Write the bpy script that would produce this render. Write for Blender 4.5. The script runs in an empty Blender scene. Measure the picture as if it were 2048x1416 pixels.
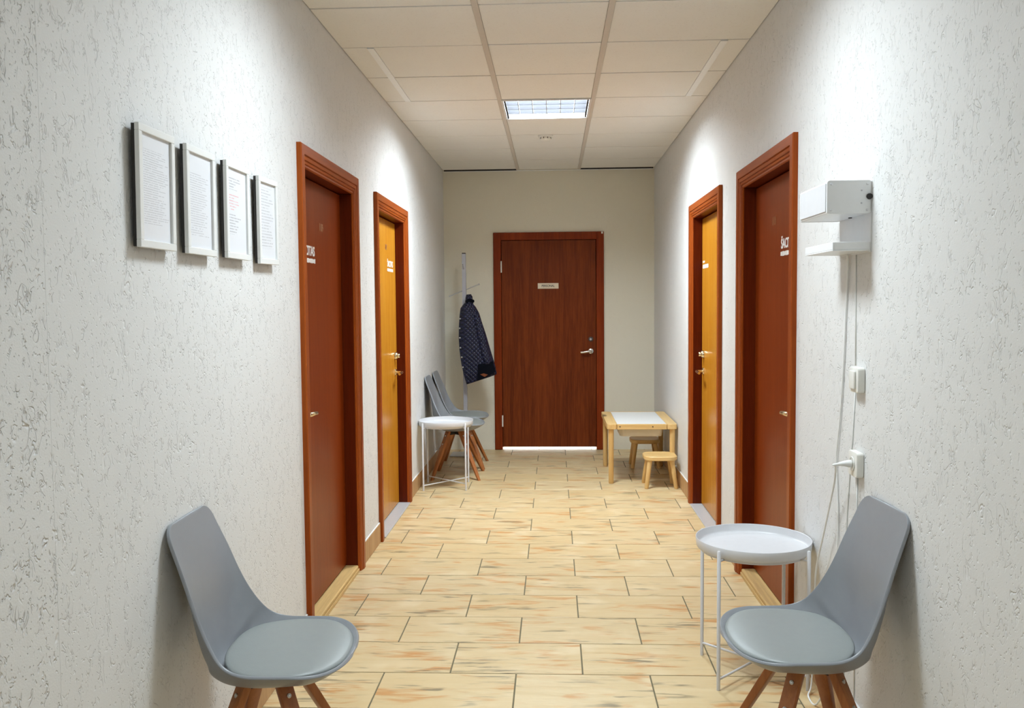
import bpy, bmesh, math, random
from mathutils import Vector, Matrix
random.seed(7)
SC = bpy.context.scene
COL = SC.collection
PI = math.pi

# ------------------------------------------------------------------ measures
FPX = 1764.24; YAW = 0.0463; PITCH = 0.0570; ROLL = 0.0088
ZC = 1.449                       # camera height
HC = 2.7555                      # ceiling height
XL, XR, YB = -1.0657, 0.9943, 8.7051
YN = -3.60                       # wall behind the camera
GX, GY = -0.3318, 4.5303         # ceiling grid origin
LX = GX + 0.3
LAMP_Y = (0.03, 3.03, 6.03)

# ------------------------------------------------------------------ camera
cam = bpy.data.cameras.new('camera')
camo = bpy.data.objects.new('camera', cam); COL.objects.link(camo)
cam.sensor_width = 36.0; cam.sensor_fit = 'HORIZONTAL'
cam.lens = 36.0 * FPX / 2048.0
cam.clip_start = 0.05; cam.clip_end = 60
fwd = Vector((-math.sin(YAW) * math.cos(PITCH), math.cos(YAW) * math.cos(PITCH), -math.sin(PITCH)))
rgt = Vector((math.cos(YAW), math.sin(YAW), 0)); dwn = fwd.cross(rgt)
c_, s_ = math.cos(ROLL), math.sin(ROLL)
R_, D_ = c_ * rgt + s_ * dwn, -s_ * rgt + c_ * dwn
camo.matrix_world = Matrix(((R_.x, -D_.x, -fwd.x, 0), (R_.y, -D_.y, -fwd.y, 0), (R_.z, -D_.z, -fwd.z, ZC), (0, 0, 0, 1)))
SC.camera = camo

# ------------------------------------------------------------------ world, lamps, exposure
w = bpy.data.worlds.new('world'); SC.world = w; w.use_nodes = True
w.node_tree.nodes['Background'].inputs[0].default_value = (0.9, 0.95, 1.0, 1)
w.node_tree.nodes['Background'].inputs[1].default_value = 0.02
SC.view_settings.view_transform = 'Standard'; SC.view_settings.look = 'None'
SC.view_settings.gamma = 1.0; SC.view_settings.use_curve_mapping = False
SC.view_settings.exposure = 0.36
LAMP_POWER = {0.03: 24.0, 3.03: 45.0, 6.03: 84.0}
LAMP_COLOR = (0.85, 0.968, 1.05)
LAMP_SPREAD = 179.0
TUBE_GLOW = 3.2
BEYOND_POWER = 110.0
for ly in LAMP_Y:
    ld = bpy.data.lights.new('lamp_glow', 'AREA'); ld.shape = 'SQUARE'; ld.size = 0.54
    ld.energy = LAMP_POWER[ly]; ld.color = LAMP_COLOR; ld.spread = math.radians(LAMP_SPREAD)
    lo = bpy.data.objects.new('lamp_glow', ld); COL.objects.link(lo)
    lo.location = (LX, ly, HC + 0.0375)
ld = bpy.data.lights.new('daylight_beyond', 'AREA'); ld.shape = 'RECTANGLE'; ld.size = 1.0; ld.size_y = 0.8
ld.energy = BEYOND_POWER; ld.color = (0.80, 0.93, 1.25)
lo = bpy.data.objects.new('daylight_beyond', ld); COL.objects.link(lo); lo.location = (0, YB + 0.75, 1.6)

# ------------------------------------------------------------------ node helpers
def mat(name):
    m = bpy.data.materials.new(name); m.use_nodes = True
    nt = m.node_tree; b = nt.nodes['Principled BSDF']
    return m, nt, b
def nd(nt, t, ins=None, **kw):
    n = nt.nodes.new(t)
    for k, v in kw.items(): setattr(n, k, v)
    for k, v in (ins or {}).items():
        s = n.inputs[k]
        if isinstance(v, bpy.types.NodeSocket): nt.links.new(v, s)
        else: s.default_value = v
    return n
def mth(nt, op, a, b=0.0, c=None, clamp=False):
    n = nd(nt, 'ShaderNodeMath', {0: a, 1: b}, operation=op, use_clamp=clamp)
    if c is not None:
        if isinstance(c, bpy.types.NodeSocket): nt.links.new(c, n.inputs[2])
        else: n.inputs[2].default_value = c
    return n.outputs[0]
def sstep(nt, v, a, b, t0=0.0, t1=1.0):
    n = nd(nt, 'ShaderNodeMapRange', {'Value': v, 'From Min': a, 'From Max': b, 'To Min': t0, 'To Max': t1}, interpolation_type='SMOOTHSTEP')
    return n.outputs[0]
def mixc(nt, f, a, b, bt='MIX'):
    n = nd(nt, 'ShaderNodeMix', data_type='RGBA', blend_type=bt)
    for k, v in ((0, f), (6, a), (7, b)):
        if isinstance(v, bpy.types.NodeSocket): nt.links.new(v, n.inputs[k])
        else: n.inputs[k].default_value = v if k == 0 else (v[0], v[1], v[2], 1)
    return n.outputs[2]
def coords(nt, scale=(1, 1, 1), kind='Object', rnd=0.0):
    tc = nd(nt, 'ShaderNodeTexCoord')
    v = tc.outputs[kind]
    mp = nd(nt, 'ShaderNodeMapping', {'Vector': v, 'Scale': scale})
    if rnd:
        oi = nd(nt, 'ShaderNodeObjectInfo')
        r = mth(nt, 'MULTIPLY', oi.outputs['Random'], rnd)
        cv = nd(nt, 'ShaderNodeCombineXYZ', {0: r, 1: mth(nt, 'MULTIPLY', r, 1.7), 2: mth(nt, 'MULTIPLY', r, 0.6)})
        return nd(nt, 'ShaderNodeVectorMath', {0: mp.outputs[0], 1: cv.outputs[0]}, operation='ADD').outputs[0]
    return mp.outputs[0]
def noise(nt, v, scale, detail=2.0, rough=0.5, dist=0.0):
    return nd(nt, 'ShaderNodeTexNoise', {'Vector': v, 'Scale': scale, 'Detail': detail, 'Roughness': rough, 'Distortion': dist}).outputs[0]
def bump(nt, b, h, strength, dist):
    n = nd(nt, 'ShaderNodeBump', {'Height': h, 'Strength': strength, 'Distance': dist})
    nt.links.new(n.outputs[0], b.inputs['Normal'])
def lin(r, g, b):
    f = lambda c: (c / 255 / 12.92) if c <= 10 else ((c / 255 + 0.055) / 1.055) ** 2.4
    return (f(r), f(g), f(b))
def plain(name, col, rough=0.5, metal=0.0, spec=0.5, grain=0.0, gscale=200.0, coat=0.0):
    m, nt, b = mat(name)
    b.inputs['Roughness'].default_value = rough; b.inputs['Metallic'].default_value = metal
    b.inputs['Specular IOR Level'].default_value = spec
    b.inputs['Coat Weight'].default_value = coat
    v = coords(nt)
    n = noise(nt, v, 35.0, 3.0)
    k = [c * 0.96 for c in col]
    nt.links.new(mixc(nt, n, k, [min(1, c * 1.03) for c in col]), b.inputs['Base Color'])
    if grain: bump(nt, b, noise(nt, v, gscale, 2.0), grain, 0.002)
    return m
def wood(name, light, dark, axis='Z', rough=0.35, spec=0.5, fine=1.0, streak=0.5, rnd=9.0, knots=0.0, coat=0.0):
    m, nt, b = mat(name)
    b.inputs['Roughness'].default_value = rough; b.inputs['Specular IOR Level'].default_value = spec
    b.inputs['Coat Weight'].default_value = coat; b.inputs['Coat Roughness'].default_value = 0.15
    a = {'X': (0.05, 1, 1), 'Y': (1, 0.05, 1), 'Z': (1, 1, 0.05)}[axis]
    v = coords(nt, a, rnd=rnd)
    n1 = noise(nt, v, 9.0 * fine, 3.0, 0.55, 0.6)
    n2 = noise(nt, v, 60.0 * fine, 4.0, 0.7, 0.2)
    n3 = noise(nt, v, 260.0 * fine, 2.0, 0.6)
    f = mth(nt, 'ADD', mth(nt, 'MULTIPLY', sstep(nt, n1, 0.3, 0.7), streak), mth(nt, 'MULTIPLY', sstep(nt, n2, 0.35, 0.65), 0.75 * (1 - streak)))
    f = mth(nt, 'ADD', f, mth(nt, 'MULTIPLY', n3, 0.25 * (1 - streak)), clamp=True)
    c = mixc(nt, f, light, dark)
    if knots:
        k2 = {'X': (0.35, 1, 1), 'Y': (1, 0.35, 1), 'Z': (1, 1, 0.35)}[axis]
        vk = coords(nt, k2, rnd=rnd)
        vo = nd(nt, 'ShaderNodeTexVoronoi', {'Vector': vk, 'Scale': knots}).outputs['Distance']
        c = mixc(nt, sstep(nt, vo, 0.05, 0.11, 1.0, 0.0), c, [x * 0.25 for x in dark])
    nt.links.new(c, b.inputs['Base Color'])
    bump(nt, b, n2, 0.08, 0.002)
    return m

# ------------------------------------------------------------------ materials
def plaster(name, col, depth):
    m, nt, b = mat(name)
    b.inputs['Roughness'].default_value = 0.62; b.inputs['Specular IOR Level'].default_value = 0.3
    v = coords(nt, (1.0, 1.0, 0.66))
    hs = None
    for sc, wd, ms, off in ((38.0, 0.040, 12.0, 0.0), (25.0, 0.028, 8.0, 3.7), (60.0, 0.065, 16.0, 8.1)):
        vv = nd(nt, 'ShaderNodeVectorMath', {0: v, 1: (off, off * 1.3, off * 0.7)}, operation='ADD').outputs[0]
        n = noise(nt, vv, sc, 1.5, 0.5, 0.9)
        ln = sstep(nt, mth(nt, 'ABSOLUTE', mth(nt, 'SUBTRACT', n, 0.5)), 0.0, wd, 1.0, 0.0)
        mk = sstep(nt, noise(nt, vv, ms * 2.2, 2.0), 0.56, 0.68)
        h = mth(nt, 'MULTIPLY', ln, mk)
        hs = h if hs is None else mth(nt, 'MAXIMUM', hs, h)
    pits = sstep(nt, noise(nt, coords(nt), 95.0, 1.0), 0.66, 0.74)
    hs = mth(nt, 'MAXIMUM', hs, mth(nt, 'MULTIPLY', pits, 0.7))
    fine = noise(nt, coords(nt), 240.0, 2.0)
    und = noise(nt, coords(nt), 5.0, 2.0)
    h = mth(nt, 'ADD', mth(nt, 'MULTIPLY', hs, -1.0), mth(nt, 'ADD', mth(nt, 'MULTIPLY', fine, 0.10), mth(nt, 'MULTIPLY', und, 0.9)))
    bump(nt, b, h, 0.75, depth)
    nt.links.new(mixc(nt, noise(nt, coords(nt), 2.2, 3.0), [c * 0.97 for c in col], col), b.inputs['Base Color'])
    return m
M_WALL = plaster('white_scratch_plaster', (0.72, 0.715, 0.70), 0.0030)
M_WALLN = plaster('deep_scratch_plaster', (0.72, 0.715, 0.70), 0.0060)
M_WALLB = plaster('end_wall_plaster', (0.76, 0.72, 0.60), 0.0010)

def tile_mat():
    m, nt, b = mat('wood_look_floor_tile')
    b.inputs['Specular IOR Level'].default_value = 0.5
    oi = nd(nt, 'ShaderNodeObjectInfo').outputs['Random']
    v1 = coords(nt, (2.2, 26.0, 1.0), rnd=60.0)
    v2 = coords(nt, (4.5, 38.0, 1.0), rnd=97.0)
    v3 = coords(nt, (1.0, 1.0, 1.0), rnd=33.0)
    base = mixc(nt, noise(nt, v1, 1.0, 4.0, 0.6, 0.6), lin(214, 196, 157), lin(202, 174, 127))
    base = mixc(nt, mth(nt, 'MULTIPLY', oi, 0.35), base, lin(208, 178, 124))
    pale = sstep(nt, noise(nt, v3, 5.0, 2.0), 0.5, 0.75)
    base = mixc(nt, mth(nt, 'MULTIPLY', pale, 0.45), base, lin(232, 214, 178))
    # orange streaks, one or two per tile
    o = mth(nt, 'MULTIPLY', sstep(nt, noise(nt, coords(nt, (2.0, 6.5, 1), rnd=41.0), 2.2, 2.0, 0.5, 0.4), 0.53, 0.68), sstep(nt, noise(nt, v2, 1.2, 3.0, 0.6, 0.8), 0.36, 0.60))
    base = mixc(nt, mth(nt, 'MULTIPLY', o, 0.75), base, lin(192, 130, 64))
    # grey smudges
    g = mth(nt, 'MULTIPLY', sstep(nt, noise(nt, coords(nt, (2.3, 8.0, 1), rnd=71.0), 2.1, 2.0, 0.5, 0.3), 0.54, 0.68), sstep(nt, noise(nt, coords(nt, (5.0, 55.0, 1), rnd=23.0), 1.1, 3.0, 0.65, 0.6), 0.44, 0.62))
    base = mixc(nt, mth(nt, 'MULTIPLY', g, 0.68), base, lin(84, 78, 60))
    nt.links.new(base, b.inputs['Base Color'])
    nt.links.new(sstep(nt, noise(nt, v1, 1.6, 3.0), 0.3, 0.7, 0.30, 0.46), b.inputs['Roughness'])
    h = mth(nt, 'ADD', noise(nt, coords(nt, (9.0, 40.0, 1), rnd=11.0), 1.0, 4.0, 0.6, 0.7), mth(nt, 'MULTIPLY', noise(nt, v3, 60.0, 2.0), 0.15))
    bump(nt, b, h, 0.30, 0.0022)
    return m
M_TILE = tile_mat()
M_GROUT = plain('grey_green_grout', lin(112, 104, 80), 0.9, grain=0.3)
M_BASE = wood('brown_baseboard_tile', lin(196, 158, 112), lin(168, 126, 82), 'Z', 0.45, streak=0.6)
M_CAULK = plain('white_sealant', (0.8, 0.79, 0.77), 0.6)
def ceil_mat():
    m, nt, b = mat('mineral_fibre_ceiling_tile')
    b.inputs['Roughness'].default_value = 0.9; b.inputs['Specular IOR Level'].default_value = 0.15
    v = coords(nt, rnd=5.0)
    sp = sstep(nt, noise(nt, v, 110.0, 2.0), 0.60, 0.70)
    c = mixc(nt, noise(nt, v, 6.0, 2.0), (0.85, 0.835, 0.80), (0.88, 0.865, 0.83))
    nt.links.new(mixc(nt, mth(nt, 'MULTIPLY', sp, 0.16), c, (0.55, 0.50, 0.42)), b.inputs['Base Color'])
    bump(nt, b, noise(nt, v, 140.0, 2.0), 0.25, 0.0015)
    return m
M_CEIL = ceil_mat()
M_BAR = plain('cream_grid_bar', (0.66, 0.60, 0.54), 0.5, spec=0.3)
M_BARW = plain('white_strip', (0.93, 0.94, 0.94), 0.45)
M_PLENUM = plain('dark_void', (0.05, 0.045, 0.04), 0.9)
M_GLOSSW = plain('white_enamel', (0.82, 0.82, 0.82), 0.28)
M_LOUV = plain('glare_darkened_louvre', (0.014, 0.014, 0.0155), 0.6, spec=0.04)  # near-black to hold down glare on the blades, not their own colour
M_LOUVX = plain('lit_louvre_edge', (0.30, 0.30, 0.30), 0.5)  # lit blade edges put into the colour as a lighter grey
M_TABLEW = plain('white_powder_coat', (0.66, 0.66, 0.675), 0.35)
M_DEVW = plain('white_device_metal', (0.80, 0.81, 0.815), 0.38)
M_SWITCH = plain('ivory_plastic', (0.80, 0.79, 0.74), 0.35)
M_CORD = plain('white_cord', (0.84, 0.84, 0.82), 0.45)
M_PAINTCORD = plain('painted_cable', (0.74, 0.74, 0.71), 0.6)
M_FRAMEW = plain('white_picture_frame', (0.76, 0.76, 0.74), 0.4)
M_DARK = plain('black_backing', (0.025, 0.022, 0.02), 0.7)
M_CHROME = plain('brushed_chrome', (0.75, 0.74, 0.72), 0.22, 1.0)
M_STEEL = plain('grey_steel', (0.55, 0.55, 0.58), 0.38, 0.85)
M_BRONZE = plain('dark_bronze', (0.10, 0.08, 0.07), 0.4, 0.6)
M_STANDG = plain('silver_grey_pole', (0.46, 0.46, 0.50), 0.4, 0.3)
M_BRASS = plain('pale_brass', (0.78, 0.68, 0.46), 0.22, 1.0)
M_SILL_M = plain('aluminium_threshold', (0.60, 0.62, 0.64), 0.4, 0.35)
M_CASING = wood('red_brown_pine_casing', lin(162, 80, 27), lin(128, 54, 16), 'Z', 0.30, streak=0.5, knots=2.2, spec=0.12)
M_CASH = wood('red_brown_pine_head', lin(162, 80, 27), lin(128, 54, 16), 'Y', 0.30, streak=0.5, spec=0.12)
M_JAMB = wood('shaded_dark_pine_jamb', lin(106, 38, 12), lin(78, 24, 7), 'Z', 0.32, streak=0.5, knots=2.6, spec=0.12)  # dark pine, with the deep shade of the recess darkened into the colour
M_DOORR = wood('red_brown_door_veneer', lin(134, 58, 15), lin(115, 44, 10), 'Z', 0.30, fine=1.6, streak=0.35, spec=0.12)
M_DOORY = wood('amber_door_veneer', lin(196, 136, 42), lin(176, 112, 29), 'Z', 0.24, fine=1.6, streak=0.35, spec=0.12)
M_DOORB = wood('dark_mahogany_veneer', lin(128, 60, 24), lin(84, 33, 12), 'Z', 0.35, fine=1.5, streak=0.45, spec=0.12)
M_CASB = wood('mahogany_casing', lin(142, 60, 22), lin(108, 38, 13), 'Z', 0.35, streak=0.5, spec=0.12)
M_SILLW = wood('worn_yellow_threshold', lin(218, 184, 120), lin(160, 128, 84), 'Y', 0.5, streak=0.6)
M_PINE = wood('clear_pine', lin(228, 194, 134), lin(206, 164, 98), 'Z', 0.42, streak=0.55)
M_PINEX = wood('clear_pine_rail', lin(228, 194, 134), lin(206, 164, 98), 'X', 0.42, streak=0.55, knots=3.0)
M_PINEY = wood('clear_pine_plank', lin(228, 194, 134), lin(206, 164, 98), 'Y', 0.42, streak=0.55, knots=3.0)
M_LEG = wood('oiled_beech_leg', lin(178, 112, 58), lin(146, 82, 38), 'Z', 0.38, streak=0.5)
M_SHELL = plain('grey_moulded_plastic', lin(138, 141, 145), 0.36, spec=0.45)
M_CUSH = plain('grey_faux_leather', lin(136, 141, 139), 0.40, spec=0.45, grain=0.12, gscale=420.0)
M_SCREW = plain('bright_screw_head', (0.7, 0.7, 0.7), 0.3, 1.0)
M_BOARD = plain('white_board', (0.80, 0.80, 0.80), 0.3)
M_TUB = plain('off_white_plastic_tub', (0.62, 0.56, 0.45), 0.45)
M_SIGN = plain('cream_sign_plate', lin(222, 208, 184), 0.4)
M_INK = plain('black_lettering', (0.02, 0.02, 0.02), 0.6)
M_WHITEINK = plain('white_lettering', (0.85, 0.83, 0.80), 0.5)
M_NUM = plain('pale_brown_numerals', lin(150, 100, 60), 0.45)
M_LINING = plain('navy_lining', lin(9, 11, 19), 0.8, spec=0.08)
M_PATCH = plain('orange_brown_patch', lin(120, 60, 22), 0.8)
def coat_mat():
    m, nt, b = mat('quilted_navy_fabric')
    b.inputs['Roughness'].default_value = 0.42; b.inputs['Specular IOR Level'].default_value = 0.45
    tc = nd(nt, 'ShaderNodeTexCoord').outputs['Object']
    sp = nd(nt, 'ShaderNodeSeparateXYZ', {0: tc})
    u = mth(nt, 'ADD', sp.outputs[0], mth(nt, 'MULTIPLY', sp.outputs[1], 0.7))
    a = mth(nt, 'MULTIPLY', mth(nt, 'ADD', u, sp.outputs[2]), 82.0)
    c = mth(nt, 'MULTIPLY', mth(nt, 'SUBTRACT', u, sp.outputs[2]), 82.0)
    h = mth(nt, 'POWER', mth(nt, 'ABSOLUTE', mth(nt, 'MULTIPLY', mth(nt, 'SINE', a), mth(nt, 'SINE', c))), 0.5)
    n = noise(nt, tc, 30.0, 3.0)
    nt.links.new(mixc(nt, mth(nt, 'MULTIPLY', h, n), lin(10, 11, 24), lin(44, 46, 86)), b.inputs['Base Color'])  # quilt highlights painted into the colour: lighter puffs, darker seams
    bump(nt, b, mth(nt, 'ADD', h, mth(nt, 'MULTIPLY', n, 0.3)), 0.9, 0.008)
    return m
M_COAT = coat_mat()
def glow(name, col, s):
    m, nt, b = mat(name)
    b.inputs['Base Color'].default_value = (0.9, 0.9, 0.9, 1)
    b.inputs['Emission Color'].default_value = (*col, 1); b.inputs['Emission Strength'].default_value = s
    return m
M_TUBE = glow('fluorescent_tube', (0.86, 0.96, 1.0), TUBE_GLOW)
def paper_mat(name, top, bot, rows, red, seed, ink=0.45):
    """printed page: rows of small grey words between v=bot..top (v up the page, u across)"""
    m, nt, b = mat(name)
    b.inputs['Roughness'].default_value = 0.25
    uv = nd(nt, 'ShaderNodeTexCoord').outputs['Generated']
    sp = nd(nt, 'ShaderNodeSeparateXYZ', {0: uv})
    u, v = sp.outputs[1], sp.outputs[2]
    r = mth(nt, 'MULTIPLY', v, rows)
    fr = mth(nt, 'FRACT', r); ri = mth(nt, 'FLOOR', r)
    line = mth(nt, 'MULTIPLY', sstep(nt, fr, 0.28, 0.34), sstep(nt, fr, 0.66, 0.72, 1.0, 0.0))
    cv = nd(nt, 'ShaderNodeCombineXYZ', {0: mth(nt, 'MULTIPLY', u, 26.0), 1: mth(nt, 'MULTIPLY', ri, 7.31), 2: seed})
    word = sstep(nt, noise(nt, cv.outputs[0], 1.0, 1.0), 0.36, 0.42)
    cl = nd(nt, 'ShaderNodeCombineXYZ', {0: seed, 1: mth(nt, 'MULTIPLY', ri, 3.17), 2: 0.5})
    ln = nd(nt, 'ShaderNodeTexWhiteNoise', {'Vector': cl.outputs[0]}, noise_dimensions='3D').outputs[0]
    end = mth(nt, 'ADD', 0.55 if not red else 0.34, mth(nt, 'MULTIPLY', ln, 0.40))
    inside = mth(nt, 'MULTIPLY', mth(nt, 'GREATER_THAN', u, 0.10), mth(nt, 'LESS_THAN', u, end))
    inside = mth(nt, 'MULTIPLY', inside, mth(nt, 'MULTIPLY', mth(nt, 'GREATER_THAN', v, bot), mth(nt, 'LESS_THAN', v, top)))
    if red:
        gap = mth(nt, 'MAXIMUM', mth(nt, 'MULTIPLY', mth(nt, 'GREATER_THAN', v, 0.70), mth(nt, 'LESS_THAN', v, 0.75)), mth(nt, 'MULTIPLY', mth(nt, 'GREATER_THAN', v, 0.46), mth(nt, 'LESS_THAN', v, 0.50)))
        inside = mth(nt, 'MULTIPLY', inside, mth(nt, 'SUBTRACT', 1.0, gap))
    t = mth(nt, 'MULTIPLY', mth(nt, 'MULTIPLY', line, word), inside)
    inkc = (ink, ink, ink * 1.06)
    if red:
        rm = mth(nt, 'MULTIPLY', mth(nt, 'GREATER_THAN', v, 0.50), mth(nt, 'LESS_THAN', v, 0.70))
        inkc = mixc(nt, rm, inkc, (0.75, 0.28, 0.28))
    nt.links.new(mixc(nt, mth(nt, 'MULTIPLY', t, 0.6), (0.76, 0.77, 0.80), inkc), b.inputs['Base Color'])
    return m

# ------------------------------------------------------------------ mesh helpers
def obj(name, bm, m, parent=None, smooth=False, loc=None, angle=None):
    me = bpy.data.meshes.new(name)
    bmesh.ops.recalc_face_normals(bm, faces=bm.faces)
    bm.to_mesh(me); bm.free()
    if m: me.materials.append(m)
    if smooth:
        for p in me.polygons: p.use_smooth = True
        if angle is not None:
            try: me.set_sharp_from_angle(angle=math.radians(angle))
            except Exception: pass
    o = bpy.data.objects.new(name, me); COL.objects.link(o)
    if loc: o.location = loc
    if parent: o.parent = parent
    return o
def tag(o, label=None, cat=None, group=None, kind=None):
    if label: o['label'] = label
    if cat: o['category'] = cat
    if group: o['group'] = group
    if kind: o['kind'] = kind
    return o
def empty(name, loc=(0, 0, 0), rz=0.0):
    o = bpy.data.objects.new(name, None); COL.objects.link(o)
    o.location = loc; o.rotation_euler = (0, 0, rz); o.empty_display_size = 0.1
    return o
def BM(): return bmesh.new()
def box(bm, x0, x1, y0, y1, z0, z1, bev=0.0, seg=1):
    t = bmesh.new()
    bmesh.ops.create_cube(t, size=1.0)
    for v in t.verts:
        v.co = ((x0 + x1) / 2 + v.co.x * (x1 - x0), (y0 + y1) / 2 + v.co.y * (y1 - y0), (z0 + z1) / 2 + v.co.z * (z1 - z0))
    if bev: bmesh.ops.bevel(t, geom=t.edges[:], offset=bev, segments=seg, affect='EDGES', profile=0.5)
    join(bm, t); return bm
def join(bm, t, M=None):
    mp = {}
    for v in t.verts: mp[v] = bm.verts.new(M @ v.co if M else v.co)
    for f in t.faces:
        try: bm.faces.new([mp[v] for v in f.verts])
        except ValueError: pass
    t.free()
def tube(bm, pts, r, n=10, cap=True):
    """round bar along a polyline; r may be a list"""
    pts = [Vector(p) for p in pts]
    rs = r if isinstance(r, (list, tuple)) else [r] * len(pts)
    rings = []; up = None
    for i, p in enumerate(pts):
        d = (pts[min(i + 1, len(pts) - 1)] - pts[max(i - 1, 0)]).normalized()
        if up is None:
            up = Vector((0, 0, 1)) if abs(d.z) < 0.9 else Vector((1, 0, 0))
        a = d.cross(up).normalized(); b = a.cross(d).normalized(); up = b
        rings.append([bm.verts.new(p + rs[i] * (math.cos(2 * PI * k / n) * a + math.sin(2 * PI * k / n) * b)) for k in range(n)])
    for A, B in zip(rings, rings[1:]):
        for k in range(n): bm.faces.new((A[k], A[(k + 1) % n], B[(k + 1) % n], B[k]))
    if cap:
        bm.faces.new(rings[0][::-1]); bm.faces.new(rings[-1])
    return bm
def lathe(bm, prof, n=48, c=(0, 0, 0), M=None):
    """profile of (r, z) turned about z"""
    t = bmesh.new(); rings = []
    for r, z in prof:
        if r < 1e-6: rings.append([t.verts.new((0, 0, z))])
        else: rings.append([t.verts.new((r * math.cos(2 * PI * k / n), r * math.sin(2 * PI * k / n), z)) for k in range(n)])
    for A, B in zip(rings, rings[1:]):
        for k in range(n):
            a, b2 = A[k % len(A)], A[(k + 1) % n % len(A)]
            c2, d = B[(k + 1) % n % len(B)], B[k % len(B)]
            vs = []
            for v in (a, b2, c2, d):
                if v not in vs: vs.append(v)
            if len(vs) > 2: t.faces.new(vs)
    MM = Matrix.Translation(c) @ (M if M else Matrix())
    join(bm, t, MM); return bm
def aim(d):
    return Vector((0, 0, 1)).rotation_difference(Vector(d).normalized()).to_matrix().to_4x4()
def rrect(w, h, r, n=5):
    """rounded rectangle outline, centred"""
    P = []
    for cx, cy, a0 in ((w / 2 - r, h / 2 - r, 0), (-w / 2 + r, h / 2 - r, 90), (-w / 2 + r, -h / 2 + r, 180), (w / 2 - r, -h / 2 + r, 270)):
        for i in range(n + 1):
            a = math.radians(a0 + 90 * i / n); P.append((cx + r * math.cos(a), cy + r * math.sin(a)))
    return P
def slab(bm, outline, z0, z1, M=None, bev=0.0):
    t = bmesh.new()
    vs = [t.verts.new((x, y, z0)) for x, y in outline]
    f = t.faces.new(vs)
    g = bmesh.ops.extrude_face_region(t, geom=[f])
    for v in g['geom']:
        if isinstance(v, bmesh.types.BMVert): v.co.z = z1
    if bev:
        es = [e for e in t.edges if abs(e.verts[0].co.z - e.verts[1].co.z) < 1e-6]
        bmesh.ops.bevel(t, geom=es, offset=bev, segments=2, affect='EDGES', profile=0.5)
    join(bm, t, M); return bm
def text_obj(name, s, size, M, m, parent, thick=0.0008, sx=1.0):
    cu = bpy.data.curves.new(name, 'FONT'); cu.body = s; cu.size = size; cu.extrude = thick; cu.offset = 0.018 * size
    cu.align_x = 'CENTER'; cu.align_y = 'CENTER'
    t = bpy.data.objects.new(name, cu); COL.objects.link(t)
    dg = bpy.context.evaluated_depsgraph_get(); dg.update()
    me = bpy.data.meshes.new_from_object(t.evaluated_get(dg))
    bpy.data.objects.remove(t); bpy.data.curves.remove(cu)
    me.transform(M @ Matrix.Diagonal((sx, 1, 1, 1))); me.name = name
    me.materials.clear(); me.materials.append(m)
    o = bpy.data.objects.new(name, me); COL.objects.link(o); o.parent = parent
    return o
def dup(root, loc, rz, label):
    r = root.copy(); COL.objects.link(r); r.location = loc; r.rotation_euler = (0, 0, rz); r['label'] = label
    for ch in list(root.children):
        c = ch.copy(); COL.objects.link(c); c.parent = r
        for g in ch.children:
            d = g.copy(); COL.objects.link(d); d.parent = c
    return r

# ================================================================== THE ROOM
# doors: (number, side, y0, y1, z1)  outer edges of the casings
CW = 0.094                       # casing width
DOORS = [(1, -1, 3.683, 4.775, 2.132), (2, -1, 5.275, 6.412, 2.125), (3, 1, 5.236, 6.385, 2.130), (4, 1, 3.650, 4.748, 2.130)]
TH = 0.24
def side_wall(name, x_in, sgn, cuts, y0, y1):
    """wall with door openings; plaster face at x_in"""
    bm = BM()
    xa, xb = (x_in, x_in + sgn * TH)
    x0, x1 = min(xa, xb), max(xa, xb)
    y = y0
    for (a, b, zt) in cuts:
        box(bm, x0, x1, y, a, 0, HC + 0.1)
        box(bm, x0, x1, a, b, zt, HC + 0.1)
        y = b
    box(bm, x0, x1, y, y1, 0, HC + 0.1)
    o = obj(name, bm, M_WALL)
    return o
HOLE = CW - 0.03
cl = [(y0 + HOLE, y1 - HOLE, z1 - HOLE) for (n, s, y0, y1, z1) in DOORS if s < 0]
cr = sorted([(y0 + HOLE, y1 - HOLE, z1 - HOLE) for (n, s, y0, y1, z1) in DOORS if s > 0])
tag(side_wall('wall_left', XL, -1, cl, 1.815, YB + 0.2), 'white scratch plaster wall with four picture frames and two doors', 'wall', kind='structure')
tag(side_wall('wall_right', XR, 1, cr, YN, YB + 0.2), 'white scratch plaster wall with wall box, switch and two doors', 'wall', kind='structure')
# the nearest stretch of the left wall steps back a few millimetres at a vertical seam
bm = BM(); box(bm, XL - TH, XL - 0.0003, YN, 1.815, 0, HC + 0.1)
tag(obj('wall_left_near', bm, M_WALLN), 'nearest stretch of left wall, before the vertical seam', 'wall', kind='structure')
bm = BM()
BD0, BD1, BDZ = -0.578, 0.504, 2.145         # back door casing
box(bm, XL - TH, BD0 + 0.04, YB, YB + 0.16, 0, HC + 0.1)
box(bm, BD1 - 0.04, XR + TH, YB, YB + 0.16, 0, HC + 0.1)
box(bm, BD0 + 0.04, BD1 - 0.04, YB, YB + 0.16, BDZ - 0.04, HC + 0.1)
tag(obj('wall_back', bm, M_WALLB), 'plain cream end wall around the dark brown door', 'wall', kind='structure')
bm = BM(); box(bm, XL - TH, XR + TH, YN - 0.16, YN, 0, HC + 0.1)
tag(obj('wall_front', bm, M_WALL), 'white plaster wall behind the viewer', 'wall', kind='structure')
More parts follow.
